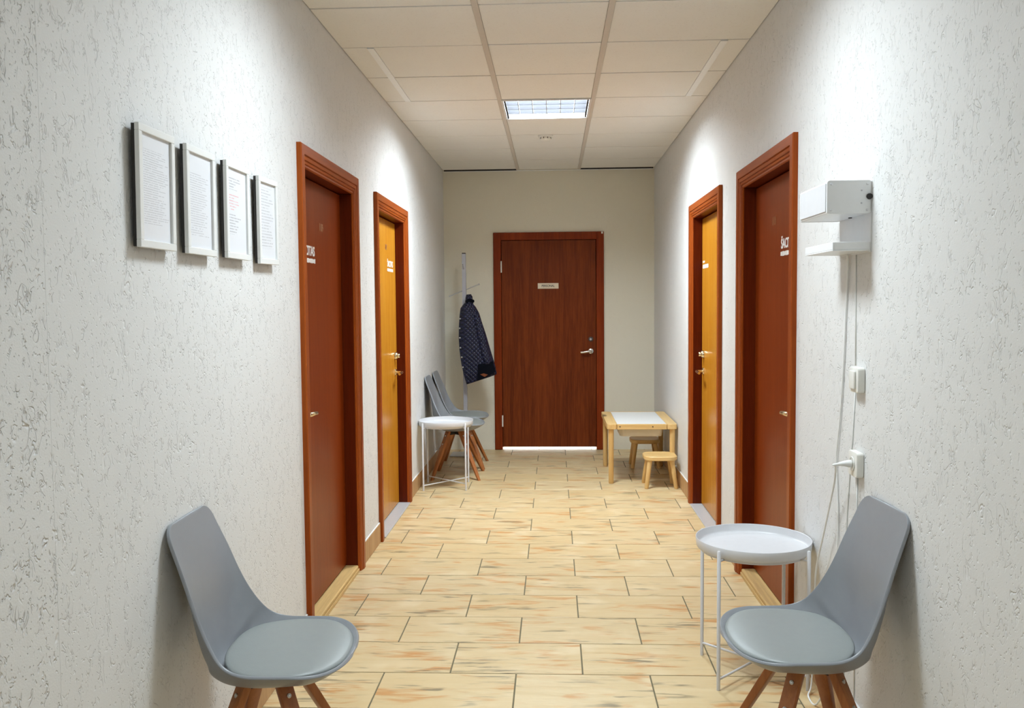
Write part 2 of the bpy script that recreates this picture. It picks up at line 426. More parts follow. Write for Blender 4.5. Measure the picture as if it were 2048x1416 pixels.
# the room beyond the end door: only its floor shows, through the slit under the door
bm = BM()
box(bm, -1.3, 1.3, YB + 1.5, YB + 1.6, 0, 2.4); box(bm, -1.3, -1.2, YB + 0.16, YB + 1.6, 0, 2.4)
box(bm, 1.2, 1.3, YB + 0.16, YB + 1.6, 0, 2.4); box(bm, -1.3, 1.3, YB + 0.16, YB + 1.6, 2.3, 2.4)
tag(obj('wall_beyond', bm, M_WALLB), 'walls of the bright room behind the end door', 'wall', kind='structure')

# ---- floor: grout bed and separate tiles in half bond
bm = BM(); box(bm, XL - TH, XR + TH, YN, YB + 1.6, -0.06, -0.0025)
floor = tag(obj('floor', bm, M_GROUT), 'beige wood-look tiles in running bond on the corridor floor', 'floor', kind='structure')
FX, FY, TW, THT, FROT = -0.1494, 3.0672, 0.521, 0.3122, -0.0014
GAP = 0.0058
tile_cache = {}
def floor_tile(a0, a1, b0, b1, cx, cy):
    key = (round(a0, 4), round(a1, 4), round(b0, 4), round(b1, 4))
    if key not in tile_cache:
        bm = BM(); box(bm, a0, a1, b0, b1, -0.012, 0.0, 0.0008)
        me = bpy.data.meshes.new('tile'); bmesh.ops.recalc_face_normals(bm, faces=bm.faces); bm.to_mesh(me); bm.free()
        me.materials.append(M_TILE); tile_cache[key] = me
    o = bpy.data.objects.new('tile', tile_cache[key]); COL.objects.link(o); o.parent = floor
    o.location = (cx - (cy - 4.5) * FROT, cy + cx * FROT, random.uniform(-0.0004, 0.0))
    o.rotation_euler = (0, 0, FROT)
for j in range(-17, 23):
    y0 = FY + j * THT
    if y0 > YB + 0.7: break
    off = 0.0 if j % 2 == 0 else 0.5
    for k in range(-4, 5):
        x0 = FX + (k + off) * TW; x1 = x0 + TW
        sh = (y0 - 4.5) * FROT
        xa, xb = max(x0, XL - 0.02 + sh), min(x1, XR + 0.02 + sh)
        if xb - xa < 0.03: continue
        cx, cy = (x0 + x1) / 2, y0 + THT / 2
        floor_tile(xa + GAP / 2 - cx, xb - GAP / 2 - cx, -THT / 2 + GAP / 2, THT / 2 - GAP / 2, cx, cy)

# ---- baseboards: a row of brown tiles, sealed white along the top
def baseboard(name, x_in, sgn, spans, label):
    root = tag(empty(name, (x_in, spans[0][0], 0)), label, 'baseboard', kind='structure')
    for (a, b) in spans:
        y = a; first = random.uniform(0.12, 0.3)
        while y < b - 0.005:
            e = min(b, y + (first if y == a else 0.33))
            if b - e < 0.03: e = b
            bm = BM(); t = 0.009
            box(bm, min(0, -sgn * t), max(0, -sgn * t), y + 0.0015 - spans[0][0], e - 0.0015 - spans[0][0], 0.0005, 0.118, 0.0012)
            obj('tile', bm, M_BASE, root)
            y = e
        bm = BM(); box(bm, min(0, -sgn * 0.007), max(0, -sgn * 0.007), a - spans[0][0], b - spans[0][0], 0.1182, 0.124, 0.001)
        obj('sealant_line', bm, M_CAULK, root)
baseboard('baseboard_left', XL, -1, [(1.83, 3.679), (4.779, 5.271), (6.416, YB - 0.002)], 'low brown tile baseboard along left wall')
baseboard('baseboard_right', XR, 1, [(1.0, 3.646), (4.752, 5.232), (6.389, YB - 0.002)], 'low brown tile baseboard along right wall')

# ---- ceiling: dark void above, grid bars, separate tiles
bm = BM(); box(bm, XL - TH, XR + TH, YN - 0.16, YB + 0.16, HC + 0.16, HC + 0.22)
ceiling = tag(obj('ceiling', bm, M_PLENUM), 'suspended ceiling of beige mineral tiles on a metal grid', 'ceiling', kind='structure')
def cbox(name, x0, x1, y0, y1, z0, z1, m, bev=0.001):
    cx, cy = (x0 + x1) / 2, (y0 + y1) / 2
    bm = BM(); box(bm, x0 - cx, x1 - cx, y0 - cy, y1 - cy, z0 - HC, z1 - HC, bev)
    return obj(name, bm, m, ceiling, loc=(cx, cy, HC))
BW = 0.014
for gx in (GX, GX + 0.6):
    cbox('grid_bar', gx - BW, gx + BW, YN, YB - 0.004, HC - 0.004, HC + 0.03, M_BAR)
S0, S1 = -0.920, 0.868                       # short white strips near the walls
STRIP = (GY + 0.012, GY + 1.2 - 0.012)
for sx in (S0, S1):
    cbox('grid_bar', sx - 0.0175, sx + 0.0175, STRIP[0], STRIP[1], HC - 0.004, HC + 0.03, M_BARW)
lamp_rows = [round((ly - 0.3 - GY) / 0.6) for ly in LAMP_Y]
for r in range(-12, 8):
    y0 = GY + r * 0.6; y1 = min(y0 + 0.6, YB - 0.006)
    if y1 - y0 < 0.05: continue
    yy0, yy1 = max(y0 + 0.006, YN + 0.002), y1 - 0.006
    if y1 > YB - 0.02: yy1 = YB - 0.052
    cols = [(XL + 0.003, GX - BW - 0.001), (GX + BW + 0.001, GX + 0.6 - BW - 0.001), (GX + 0.6 + BW + 0.001, XR - 0.003)]
    if r in lamp_rows: cols.pop(1)
    if r in (0, 1):
        cols[0:1] = [(XL + 0.003, S0 - 0.0185), (S0 + 0.0185, GX - BW - 0.001)]
        cols[-1:] = [(GX + 0.6 + BW + 0.001, S1 - 0.0185), (S1 + 0.0185, XR - 0.003)]
    for (a, b) in cols:
        e = yy1
        if y1 > YB - 0.02 and -0.1 < (a + b) / 2 < 0.1: e = YB - 0.008
        cbox('ceiling_tile', a, b, yy0, e, HC + random.uniform(-0.0006, 0.0006), HC + 0.018, M_CEIL)
bm = BM(); box(bm, XL, XR, YB - 0.004, YB, HC - 0.013, HC - 0.007)
tag(obj('trim_1', bm, M_BARW), 'thin pale edge angle under the ceiling on the end wall', 'trim', kind='structure')

bm = BM(); box(bm, XL + 0.01, GX - 0.01, YB - 0.003, YB, HC - 0.0065, HC + 0.03); box(bm, GX + 0.61, XR - 0.01, YB - 0.003, YB, HC - 0.0065, HC + 0.03)  # shade of the open ceiling gap put in as black strips
tag(obj('gap_shade_strip', bm, M_DARK), 'black strip painted as the shadow in the gap between ceiling tiles and end wall', 'trim', kind='structure')

# ---- doors
PROF = [(0, 0), (0, .019), (.004, .023), (.043, .023), (.0455, .016), (.050, .0195), (.063, .0175), (.0655, .012), (.070, .0155), (.078, .0135), (.0805, .008), (.089, .0085), (CW, .004), (CW, 0.0)]
def casing(parent, sgn, x_in, y0, y1, z1, mv, mh):
    """three mitred casing pieces; profile drawn from outer edge to opening"""
    X = lambda d: -sgn * d
    ya, yb = y0, y1
    def piece(name, lines, m):
        bm = BM(); rows = [[bm.verts.new(p) for p in ln] for ln in lines]
        for A, B in zip(rows, rows[1:]):
            bm.faces.new((A[0], A[1], B[1], B[0]))
        for k in (0, 1):
            bm.faces.new([r[k] for r in rows])
        obj(name, bm, m, parent)
    piece('casing', [((X(d), w, 0.001), (X(d), w, z1 - w)) for w, d in PROF], mv)
    piece('casing', [((X(d), y1 - y0 - w, 0.001), (X(d), y1 - y0 - w, z1 - w)) for w, d in PROF], mv)
    piece('casing', [((X(d), w, z1 - w), (X(d), y1 - y0 - w, z1 - w)) for w, d in PROF], mh)
REC = 0.060
def side_door(n, sgn, y0, y1, z1, label, mp, sill):
    x_in = XL if sgn < 0 else XR
    root = tag(empty('door_%d' % n, (x_in, y0, 0)), label, 'door', kind='structure')
    L = y1 - y0
    casing(root, sgn, x_in, y0, y1, z1, M_CASING, M_CASH)
    X = lambda d: sgn * d                    # d > 0 goes into the wall
    def xb(a, b): return min(X(a), X(b)), max(X(a), X(b))
    dp = 0.11
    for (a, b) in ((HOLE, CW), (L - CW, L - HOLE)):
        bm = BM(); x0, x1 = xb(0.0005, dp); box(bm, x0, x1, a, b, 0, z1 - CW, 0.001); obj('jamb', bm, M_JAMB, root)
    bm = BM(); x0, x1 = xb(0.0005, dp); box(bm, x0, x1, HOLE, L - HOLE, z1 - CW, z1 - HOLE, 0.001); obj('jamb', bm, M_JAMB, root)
    bm = BM(); x0, x1 = xb(REC, REC + 0.04)
    zb = 0.044 if sill == 'wood' else 0.016
    box(bm, x0, x1, CW + 0.006, L - CW - 0.006, zb, z1 - CW - 0.006, 0.002)
    pan = obj('door_panel', bm, mp, root)
    # rebate behind the leaf
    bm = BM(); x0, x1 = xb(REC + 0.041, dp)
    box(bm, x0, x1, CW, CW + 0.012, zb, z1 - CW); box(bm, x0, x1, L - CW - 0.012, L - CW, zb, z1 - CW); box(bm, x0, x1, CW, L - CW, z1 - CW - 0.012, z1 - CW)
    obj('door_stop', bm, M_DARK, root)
    bm = BM()
    if sill == 'wood':
        x0, x1 = xb(-0.003, dp); box(bm, x0, x1, CW, L - CW, 0.0005, 0.037, 0.005)
        o = obj('threshold', bm, M_SILLW, root)
        bm = BM(); x0, x1 = xb(-0.009, -0.0035); box(bm, x0, x1, CW, L - CW, 0.0005, 0.020, 0.002)
        obj('threshold_lip', bm, M_SILLW, root)
    else:
        x0, x1 = xb(-0.022, dp); box(bm, x0, x1, CW, L - CW, 0.0005, 0.011, 0.003)
        obj('threshold', bm, M_SILL_M, root)
    return root, pan, L
def on_face(root, sgn, y, z, lift=0.0006):
    """matrix: text plane on a side door leaf, reading left to right for someone facing it"""
    x = sgn * (REC - lift)
    if sgn < 0: R = Matrix(((0, 0, 1, 0), (1, 0, 0, 0), (0, 1, 0, 0), (0, 0, 0, 1)))
    else: R = Matrix(((0, 0, -1, 0), (-1, 0, 0, 0), (0, 1, 0, 0), (0, 0, 0, 1)))
    return Matrix.Translation((x, y, z)) @ R
def small_print(name, parent, M, widths, h, m):
    """a line of print too small to read in the photograph: low white strokes"""
    bm = BM(); x = -sum(widths) / 2
    for i, w_ in enumerate(widths):
        t = bmesh.new(); bmesh.ops.create_cube(t, size=1.0)
        join(bm, t, M @ Matrix.Translation((x + w_ / 2, 0, 0.0004)) @ Matrix.Diagonal((w_ * 0.78, h * (1.0 if i % 3 else 0.86), 0.0008, 1)))
        x += w_
    o = obj(name, bm, m, parent); o['kind'] = 'stuff'; return o
def lever(root, sgn, y, z, dirn, m, name='door_handle', length=0.11):
    """rose, neck and lever pointing along dirn in y"""
    xf = sgn * REC
    bm = BM(); lathe(bm, [(0, 0), (0.025, 0), (0.025, 0.005), (0.021, 0.009), (0, 0.009)], 24, (xf, y, z), aim((-sgn, 0, 0)))
    h = obj(name, bm, m, root, True, angle=40)
    bm = BM(); r = 0.0095
    P = [(xf - sgn * 0.004, y, z), (xf - sgn * 0.035, y, z), (xf - sgn * 0.046, y + dirn * 0.004, z), (xf - sgn * 0.052, y + dirn * 0.016, z), (xf - sgn * 0.053, y + dirn * 0.06, z - 0.001), (xf - sgn * 0.050, y + dirn * length, z - 0.006)]
    tube(bm, P, [r, r, r * 1.05, r * 1.1, r, r * 0.95], 12)
    obj('lever', bm, m, h, True, angle=50)
    return h
def cylinder_lock(root, sgn, y, z, m):
    xf = sgn * REC
    bm = BM(); lathe(bm, [(0, 0), (0.027, 0), (0.027, 0.010), (0.023, 0.018), (0.017, 0.020), (0.017, 0.032), (0.014, 0.036), (0, 0.036)], 24, (xf, y, z), aim((-sgn, 0, 0)))
    return obj('cylinder_lock', bm, m, root, True, angle=40)
d1, p1, L1 = side_door(1, -1, *DOORS[0][2:], 'near left red-brown door with pale threshold beside the picture frames', M_DOORR, 'wood')
d2, p2, L2 = side_door(2, -1, *DOORS[1][2:], 'far left amber door with lever handle beside the grey chairs', M_DOORY, 'metal')
d3, p3, L3 = side_door(3, 1, *DOORS[2][2:], 'far right amber door with lever handle beside the small wooden table', M_DOORY, 'metal')
d4, p4, L4 = side_door(4, 1, *DOORS[3][2:], 'near right red-brown door behind the white side table', M_DOORR, 'wood')
lever(d1, -1, 0.155, 0.965, 1, M_BRASS); lever(d4, 1, 0.155, 0.965, 1, M_BRASS)
lever(d2, -1, L2 - 0.175, 0.968, -1, M_BRASS); lever(d3, 1, L3 - 0.175, 0.966, -1, M_BRASS)
cylinder_lock(d2, -1, L2 - 0.175, 1.085, M_BRASS); cylinder_lock(d3, 1, L3 - 0.175, 1.085, M_BRASS)
SW = '\u0160ACITAS'
text_obj('lettering', SW, 0.062, on_face(d1, -1, 0.36, 1.700), M_WHITEINK, p1, sx=0.95).parent = d1
small_print('small_print', d1, on_face(d1, -1, 0.36, 1.657), [0.022] * 11, 0.021, M_WHITEINK)
text_obj('lettering', SW, 0.058, on_face(d2, -1, 0.83, 1.728), M_WHITEINK, d2, sx=0.92)
small_print('small_print', d2, on_face(d2, -1, 0.83, 1.688), [0.02] * 11, 0.021, M_WHITEINK)
text_obj('lettering', SW, 0.062, on_face(d4, 1, 0.375, 1.710), M_WHITEINK, d4, sx=0.95)
small_print('small_print', d4, on_face(d4, 1, 0.375, 1.667), [0.022] * 11, 0.021, M_WHITEINK)
small_print('small_print', d3, on_face(d3, 1, 0.98, 1.728), [0.016] * 5, 0.014, M_WHITEINK)
small_print('small_print', d3, on_face(d3, 1, 0.91, 1.695), [0.022] * 10, 0.028, M_WHITEINK)
text_obj('room_number', '109', 0.052, on_face(d1, -1, 0.60, 1.825), M_NUM, d1)
text_obj('room_number', '107', 0.05, on_face(d2, -1, 0.69, 1.838), M_NUM, d2)
text_obj('room_number', '111', 0.052, on_face(d4, 1, 0.62, 1.828), M_NUM, d4)

# ---- end door, almost flush with its casing
d5 = tag(empty('door_5', (0, YB, 0)), 'dark brown end door with small white name plate and chrome handle', 'door', kind='structure')
cw5 = 0.075
for (a, b) in ((BD0, BD0 + cw5), (BD1 - cw5, BD1)):
    bm = BM(); box(bm, a, b, -0.022, 0.10, 0.001, BDZ, 0.003); obj('casing', bm, M_CASB, d5)
bm = BM(); box(bm, BD0 + cw5 - 0.003, BD1 - cw5 + 0.003, -0.0215, 0.10, BDZ - cw5, BDZ, 0.003); obj('casing', bm, M_CASB, d5)
bm = BM(); box(bm, BD0 + cw5 + 0.004, BD1 - cw5 - 0.004, -0.012, 0.03, 0.028, BDZ - cw5 - 0.004, 0.002)
obj('door_panel', bm, M_DOORB, d5)
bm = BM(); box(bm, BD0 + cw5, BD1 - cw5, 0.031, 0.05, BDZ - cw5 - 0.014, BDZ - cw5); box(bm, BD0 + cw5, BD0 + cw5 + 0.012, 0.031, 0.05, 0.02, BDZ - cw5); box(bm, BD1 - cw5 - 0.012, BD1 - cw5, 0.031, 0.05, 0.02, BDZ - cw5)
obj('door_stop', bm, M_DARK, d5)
for z in (1.81, 0.288):
    bm = BM(); tube(bm, [(BD0 + cw5 + 0.002, -0.026, z - 0.056), (BD0 + cw5 + 0.002, -0.026, z + 0.056)], 0.007, 12); obj('hinge', bm, M_SWITCH, d5, True, angle=40)
bm = BM(); box(bm, -0.143, 0.06, -0.0150, -0.0122, 1.593, 1.647, 0.001); sg = obj('name_plate', bm, M_SIGN, d5)
Mt = Matrix.Translation((-0.042, -0.0156, 1.620)) @ Matrix(((1, 0, 0, 0), (0, 0, -1, 0), (0, 1, 0, 0), (0, 0, 0, 1)))
text_obj('lettering', 'PERSONAL', 0.030, Mt, M_INK, sg, 0.0004, 0.88)
hx = 0.374
bm = BM(); lathe(bm, [(0, 0), (0.026, 0), (0.026, 0.006), (0.021, 0.010), (0, 0.010)], 24, (hx, -0.012, 0.976), aim((0, -1, 0))); hh = obj('door_handle', bm, M_CHROME, d5, True, angle=40)
bm = BM(); tube(bm, [(hx, -0.02, 0.976), (hx, -0.055, 0.976), (hx - 0.006, -0.064, 0.976), (hx - 0.02, -0.067, 0.975), (hx - 0.075, -0.066, 0.968), (hx - 0.100, -0.060, 0.966)], [.011, .011, .012, .012, .010, .011], 12)
obj('lever', bm, M_CHROME, hh, True, angle=50)
bm = BM(); lathe(bm, [(0, 0), (0.024, 0), (0.024, 0.004), (0.016, 0.008), (0.015, 0.014), (0, 0.014)], 24, (hx, -0.012, 1.094), aim((0, -1, 0))); lk = obj('cylinder_lock', bm, M_BRONZE, d5, True, angle=40)
bm = BM(); lathe(bm, [(0, 0), (0.010, 0), (0.010, 0.003), (0, 0.004)], 16, (hx - 0.002, -0.026, 1.094), aim((0, -1, 0))); obj('key_plug', bm, M_STEEL, lk, True, angle=40)
bm = BM(); box(bm, BD1 - 0.026, BD1 - 0.010, -0.034, -0.0222, BDZ - 0.022, BDZ - 0.002, 0.002); obj('door_sensor', bm, M_SWITCH, d5)

# ================================================================== CEILING FITTINGS
def ceiling_light(ly, label):
    t = tag(empty('ceiling_light', (LX, ly, HC)), label, 'lamp', 'recessed louvre lights in the ceiling')
    H = 0.284
    bm = BM()
    for a in (-1, 1):
        box(bm, a * H - 0.007, a * H + 0.007, -H - 0.007, H + 0.007, -0.006, 0.004, 0.001)
        box(bm, -H + 0.007, H - 0.007, a * H - 0.007, a * H + 0.007, -0.006, 0.004, 0.001)
    obj('frame', bm, M_GLOSSW, t)
    bm = BM()                                # housing tray, open below
    i = H - 0.006
    P = [[bm.verts.new((x, y, z)) for x, y in ((-i, -i), (i, -i), (i, i), (-i, i))] for z in (0.004, 0.072)]
    for k in range(4): bm.faces.new((P[0][k], P[0][(k + 1) % 4], P[1][(k + 1) % 4], P[1][k]))
    bm.faces.new(P[1])
    obj('housing', bm, M_GLOSSW, t)
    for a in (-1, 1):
        bm = BM(); box(bm, a * 0.2695 - 0.0065, a * 0.2695 + 0.0065, -i + 0.002, i - 0.002, -0.0022, 0.002); obj('side_gap_shade', bm, M_DARK, t)  # black strips painted as the shade in the frame's side gaps
    for k in range(4):
        y = -0.205 + 0.137 * k
        bm = BM(); tube(bm, [(-0.262, y, 0.052), (0.262, y, 0.052)], 0.013, 12); obj('fluorescent_tube', bm, M_TUBE, t, True, angle=50)
    for k in range(1, 6):                    # short cross blades between the long ones
        x = -i + 2 * i * k / 6
        bm = BM(); box(bm, x - 0.0022, x + 0.0022, -i + 0.002, i - 0.002, -0.0015, 0.008); obj('louvre_blade', bm, M_LOUVX, t)
    for k in range(1, 4):
        y = -i + 2 * i * k / 4
        bm = BM(); box(bm, -i + 0.002, i - 0.002, y - 0.003, y + 0.003, -0.001, 0.0355); obj('louvre_blade', bm, M_LOUV, t)
    return t
ceiling_light(LAMP_Y[2], 'lit recessed square ceiling light in view above the corridor')
ceiling_light(LAMP_Y[1], 'recessed ceiling light out of view above the two near grey chairs')
ceiling_light(LAMP_Y[0], 'recessed ceiling light out of view above the viewer')  # unseen third lamp, run dim as fill for the near walls
sd = tag(empty('smoke_detector', (-0.045, 6.965, HC)), 'small round white smoke detector on the ceiling behind the light', 'detector')
bm = BM(); lathe(bm, [(0, 0), (0.058, 0), (0.058, -0.010), (0.053, -0.014), (0, -0.014)], 32); obj('base', bm, M_SWITCH, sd, True, angle=40)
bm = BM(); lathe(bm, [(0, -0.0145), (0.042, -0.0145), (0.044, -0.030), (0.036, -0.042), (0.02, -0.047), (0, -0.048)], 32); obj('sensor_head', bm, M_SWITCH, sd, True, angle=40)
for k in range(9):
    a = 2 * PI * (k + 0.25) / 9
    bm = BM(); t = bmesh.new(); bmesh.ops.create_cube(t, size=1.0)
    join(bm, t, Matrix.Rotation(a, 4, 'Z') @ Matrix.Translation((0.0437, 0, -0.023)) @ Matrix.Diagonal((0.003, 0.005, 0.011, 1)))
    obj('slot', bm, M_DARK, sd)

# ================================================================== PICTURES ON THE LEFT WALL
def picture(yc, zc, roll, lean, label, mpaper, gap=0.019):
    W, H, T, B = 0.212, 0.312, 0.012, 0.0195
    t = tag(empty('picture_frame', (XL + gap, yc, zc)), label, 'picture', 'white framed notices on the left wall')
    t.rotation_euler = (roll, lean, 0)
    for (a0, a1, b0, b1) in ((-W / 2, W / 2, H / 2 - B, H / 2), (-W / 2, W / 2, -H / 2, -H / 2 + B), (-W / 2, -W / 2 + B, -H / 2 + B, H / 2 - B), (W / 2 - B, W / 2, -H / 2 + B, H / 2 - B)):
        bm = BM(); box(bm, 0, T, a0, a1, b0, b1, 0.0012); obj('frame_rail', bm, M_FRAMEW, t)
    bm = BM(); box(bm, 0.003, 0.0045, -W / 2 + B, W / 2 - B, -H / 2 + B, H / 2 - B); obj('printed_sheet', bm, mpaper, t)
    bm = BM(); box(bm, -0.009, 0.0025, -W / 2 + 0.002, W / 2 - 0.002, -H / 2 + 0.002, H / 2 - 0.002); obj('backing_board', bm, M_DARK, t)
    bm = BM(); box(bm, -gap + 0.001, -0.0092, -0.012, 0.012, H / 2 - 0.05, H / 2 - 0.02); obj('hanger', bm, M_STEEL, t)
    return t
picture(2.300, 1.757, 0.004, 0.012, 'white framed notice densely printed in grey, nearest of the four on left wall', paper_mat('dense_notice', 0.86, 0.16, 46.0, False, 1.3))
picture(2.592, 1.757, 0.002, 0.008, 'white framed notice with pink heading and small seals at its foot, between two others', paper_mat('headed_notice', 0.80, 0.12, 40.0, False, 5.9))
picture(2.898, 1.760, 0.0, 0.006, 'white framed notice with a block of red text in the middle', paper_mat('red_text_notice', 0.90, 0.22, 30.0, True, 9.2, 0.3))
picture(3.212, 1.757, 0.020, 0.008, 'white framed notice with grey lines, nearest to the brown door', paper_mat('plain_notice', 0.94, 0.14, 26.0, False, 13.7))

# ================================================================== CHAIRS
def lerp_tab(tab, v):
    for (a, x), (b, y) in zip(tab, tab[1:]):
        if v <= b:
            f = (v - a) / (b - a); f = f * f * (3 - 2 * f)
            return x + (y - x) * f
    return tab[-1][1]
# paired stations, back of the seat pan to top of the back: centre (x, z), rim (x, z), half width
ST = [((.085, .402), (.085, .468), .227), ((.02, .396), (.03, .468), .228), ((-.05, .394), (-.035, .470), .226), ((-.122, .403), (-.084, .486), .218), ((-.172, .434), (-.118, .522), .206), ((-.194, .490), (-.150, .578), .192), ((-.206, .560), (-.178, .642), .182), ((-.214, .65), (-.204, .712), .174), ((-.238, .76), (-.236, .79), .163)]
def cat(P, n):
    out = []
    for i in range(len(P) - 1):
        a, b, c, d = P[max(i - 1, 0)], P[i], P[i + 1], P[min(i + 2, len(P) - 1)]
        for k in range(n):
            t = k / n
            out.append(tuple(0.5 * ((2 * B) + (-A + C) * t + (2 * A - 5 * B + 4 * C - D) * t * t + (-A + 3 * B - 3 * C + D) * t ** 3) for A, B, C, D in zip(a, b, c, d)))
    out.append(P[-1]); return out
def shell_rows():
    rows = []
    NF, e = 12, 2 / 2.4
    for i in range(NF):
        t = (i + 0.35) / NF; ph = math.radians(90 * t)
        cx = .085 + .1297 * (1 - i / NF) ** 1.1; cz = .402 + .0495 * (1 - i / NF) ** 2.0
        rows.append((cx, cz, .085 + .129 * math.cos(ph) ** e, .449 + .019 * t, .227 * math.sin(ph) ** e))
    rows += cat([(c[0], c[1], r[0], r[1], h) for c, r, h in ST], 4)
    e = 2 / 2.3
    for i in range(1, 9):
        ph = math.radians(90 * i / 8); f = math.sin(ph) ** e
        rows.append((-.238 - .024 * (i / 8), .76 + .090 * (i / 8), -.236 - .022 * f, 0.79 + .058 * f, 0.106 + .057 * max(0, math.cos(ph)) ** e))
    return rows
def shell_w(u, i): return abs(u) ** (3.6 if i < 28 else 2.6 if i < 36 else 2.2)
def chair_shell():
    rows_ = shell_rows(); NU = 26
    bm = BM(); rows = []
    for i, (cx, cz, rx, rz_, hw) in enumerate(rows_):
        row = []
        for k in range(NU + 1):
            u = -1 + 2 * k / NU; u = math.copysign(math.sin(abs(u) * PI / 2) ** 0.9, u)
            q = shell_w(u, i)
            row.append(bm.verts.new((cx + (rx - cx) * q, hw * u, cz + (rz_ - cz) * q)))
        rows.append(row)
    for A, B in zip(rows, rows[1:]):
        for k in range(NU): bm.faces.new((A[k], A[k + 1], B[k + 1], B[k]))
    bmesh.ops.recalc_face_normals(bm, faces=bm.faces)
    bm.faces.ensure_lookup_table()
    f = max(bm.faces, key=lambda q: abs(q.normal.z))
    if f.normal.z < 0: bmesh.ops.reverse_faces(bm, faces=bm.faces)
    bm.normal_update()
    th = 0.0095; top = list(bm.verts)
    nv = {v: v.normal.copy() for v in top}
    for _ in range(5):
        nv = {v: (nv[v] + sum((nv[e.other_vert(v)] for e in v.link_edges), Vector())).normalized() for v in top}
    low = {v: bm.verts.new(v.co - nv[v] * th) for v in top}
    fs = list(bm.faces); bd = [e for e in bm.edges if e.is_boundary]
    for q in fs: bm.faces.new([low[v] for v in reversed(q.verts)])
    for e in bd:
        a, b = e.verts; bm.faces.new((a, b, low[b], low[a]))
    me = bpy.data.meshes.new('shell'); bmesh.ops.recalc_face_normals(bm, faces=bm.faces)
    bm.to_mesh(me); bm.free(); me.materials.append(M_SHELL)
    for p in me.polygons: p.use_smooth = True
    o = bpy.data.objects.new('seat_shell', me); COL.objects.link(o)
    sb = o.modifiers.new('smooth', 'SUBSURF'); sb.levels = 1; sb.render_levels = 1
    return o
def chair_cushion():
    bm = BM(); xc, a, b = 0.034, 0.171, 0.224
    PR = [(0, .468), (.25, .4679), (.5, .4672), (.7, .4662), (.85, .4648), (.94, .4632), (.98, .4610), (1.0, .457), (.985, .452), (.92, .442), (.78, .426)]
    NA = 64; rows = []
    for i, (r, z) in enumerate(PR):
        row = []
        for k in range(NA if i else 1):
            t = 2 * PI * k / NA; c, s = math.cos(t), math.sin(t); e = 2.35 if c > 0 else 2.5
            q = (abs(c) ** e + abs(s) ** e) ** (-1 / e)
            x, y = xc + a * q * c * r, b * q * s * r
            zz = z + 0.010 * max(0, (-x - 0.02) / 0.1) ** 2 - 0.013 * (max(0, x - 0.09) / 0.11) ** 2
            row.append(bm.verts.new((x, y, zz)))
        rows.append(row)
    for k in range(NA): bm.faces.new((rows[0][0], rows[1][k], rows[1][(k + 1) % NA]))
    for A, B in zip(rows[1:], rows[2:]):
        for k in range(NA): bm.faces.new((A[k], B[k], B[(k + 1) % NA], A[(k + 1) % NA]))
    bm.faces.new(rows[-1])
    return bm
def chair_leg(sx, sy):
    """tapered beam; the broad face looks outwards"""
    top = Vector((-0.030 + sx * 0.050, sy * 0.062, 0.390)); bot = Vector((-0.010 + sx * 0.195, sy * 0.210, 0.0))
    rad = Vector((sx, sy, 0)).normalized(); tan = Vector((-rad.y, rad.x, 0))
    bm = BM(); rings = []
    for f, wt, wr in ((0, .023, .014), (.3, .022, .0145), (.75, .0155, .0125), (1, .0125, .0115)):
        p = top.lerp(bot, f); ring = []
        for (a, b) in rrect(2 * wt, 2 * wr, 0.005 if f < 0.9 else 0.008, 2):
            ring.append(bm.verts.new(p + tan * a + rad * b))
        rings.append(ring)
    for A, B in zip(rings, rings[1:]):
        for k in range(len(A)): bm.faces.new((A[k], A[(k + 1) % len(A)], B[(k + 1) % len(A)], B[k]))
    bm.faces.new(rings[0][::-1]); bm.faces.new(rings[-1])
    return bm, top, bot, rad
def make_chair(label):
    t = tag(empty('chair'), label, 'chair', 'grey shell chairs along the walls')
    sh = chair_shell(); sh.parent = t
    obj('seat_cushion', chair_cushion(), M_CUSH, t, True)
    for sx in (-1, 1):
        for sy in (-1, 1):
            bm, top, bot, rad = chair_leg(sx, sy)
            lg = obj('leg', bm, M_LEG, t, True, angle=35)
            for f in (0.10, 0.27):
                p = top.lerp(bot, f) + rad * 0.0145
                b2 = BM(); lathe(b2, [(0, .0035), (.0028, .0035), (.0034, .0015), (.0045, .0035), (.0062, .003), (.0068, 0), (.0068, -.004)], 14, p, aim((rad.x, rad.y, 0.30)))
                obj('screw', b2, M_SCREW, lg, True, angle=35)
    bm = BM()
    for a in (PI / 4, -PI / 4):
        t2 = bmesh.new(); bmesh.ops.create_cube(t2, size=1.0)
        join(bm, t2, Matrix.Rotation(a, 4, 'Z') @ Matrix.Translation((0, 0, 0.372)) @ Matrix.Diagonal((0.15, 0.005, 0.04, 1)))
    box(bm, -0.07, 0.07, -0.07, 0.07, 0.390, 0.3935, 0.001)
    obj('bracket', bm, M_DARK, t, loc=(-0.030, 0, 0))
    return t
chair1 = make_chair('grey shell chair against left wall below the picture frames')
chair1.location = (-0.798, 2.482, 0); chair1.rotation_euler = (0, 0, math.radians(1.5))
dup(chair1, (0.724, 2.610, 0), math.radians(183.6), 'grey shell chair against right wall beside the near white side table')
dup(chair1, (-0.797, 7.370, 0), 0.0, 'grey shell chair directly behind the far white side table')
dup(chair1, (-0.797, 7.858, 0), 0.0, 'grey shell chair in the far left corner beside the coat stand')

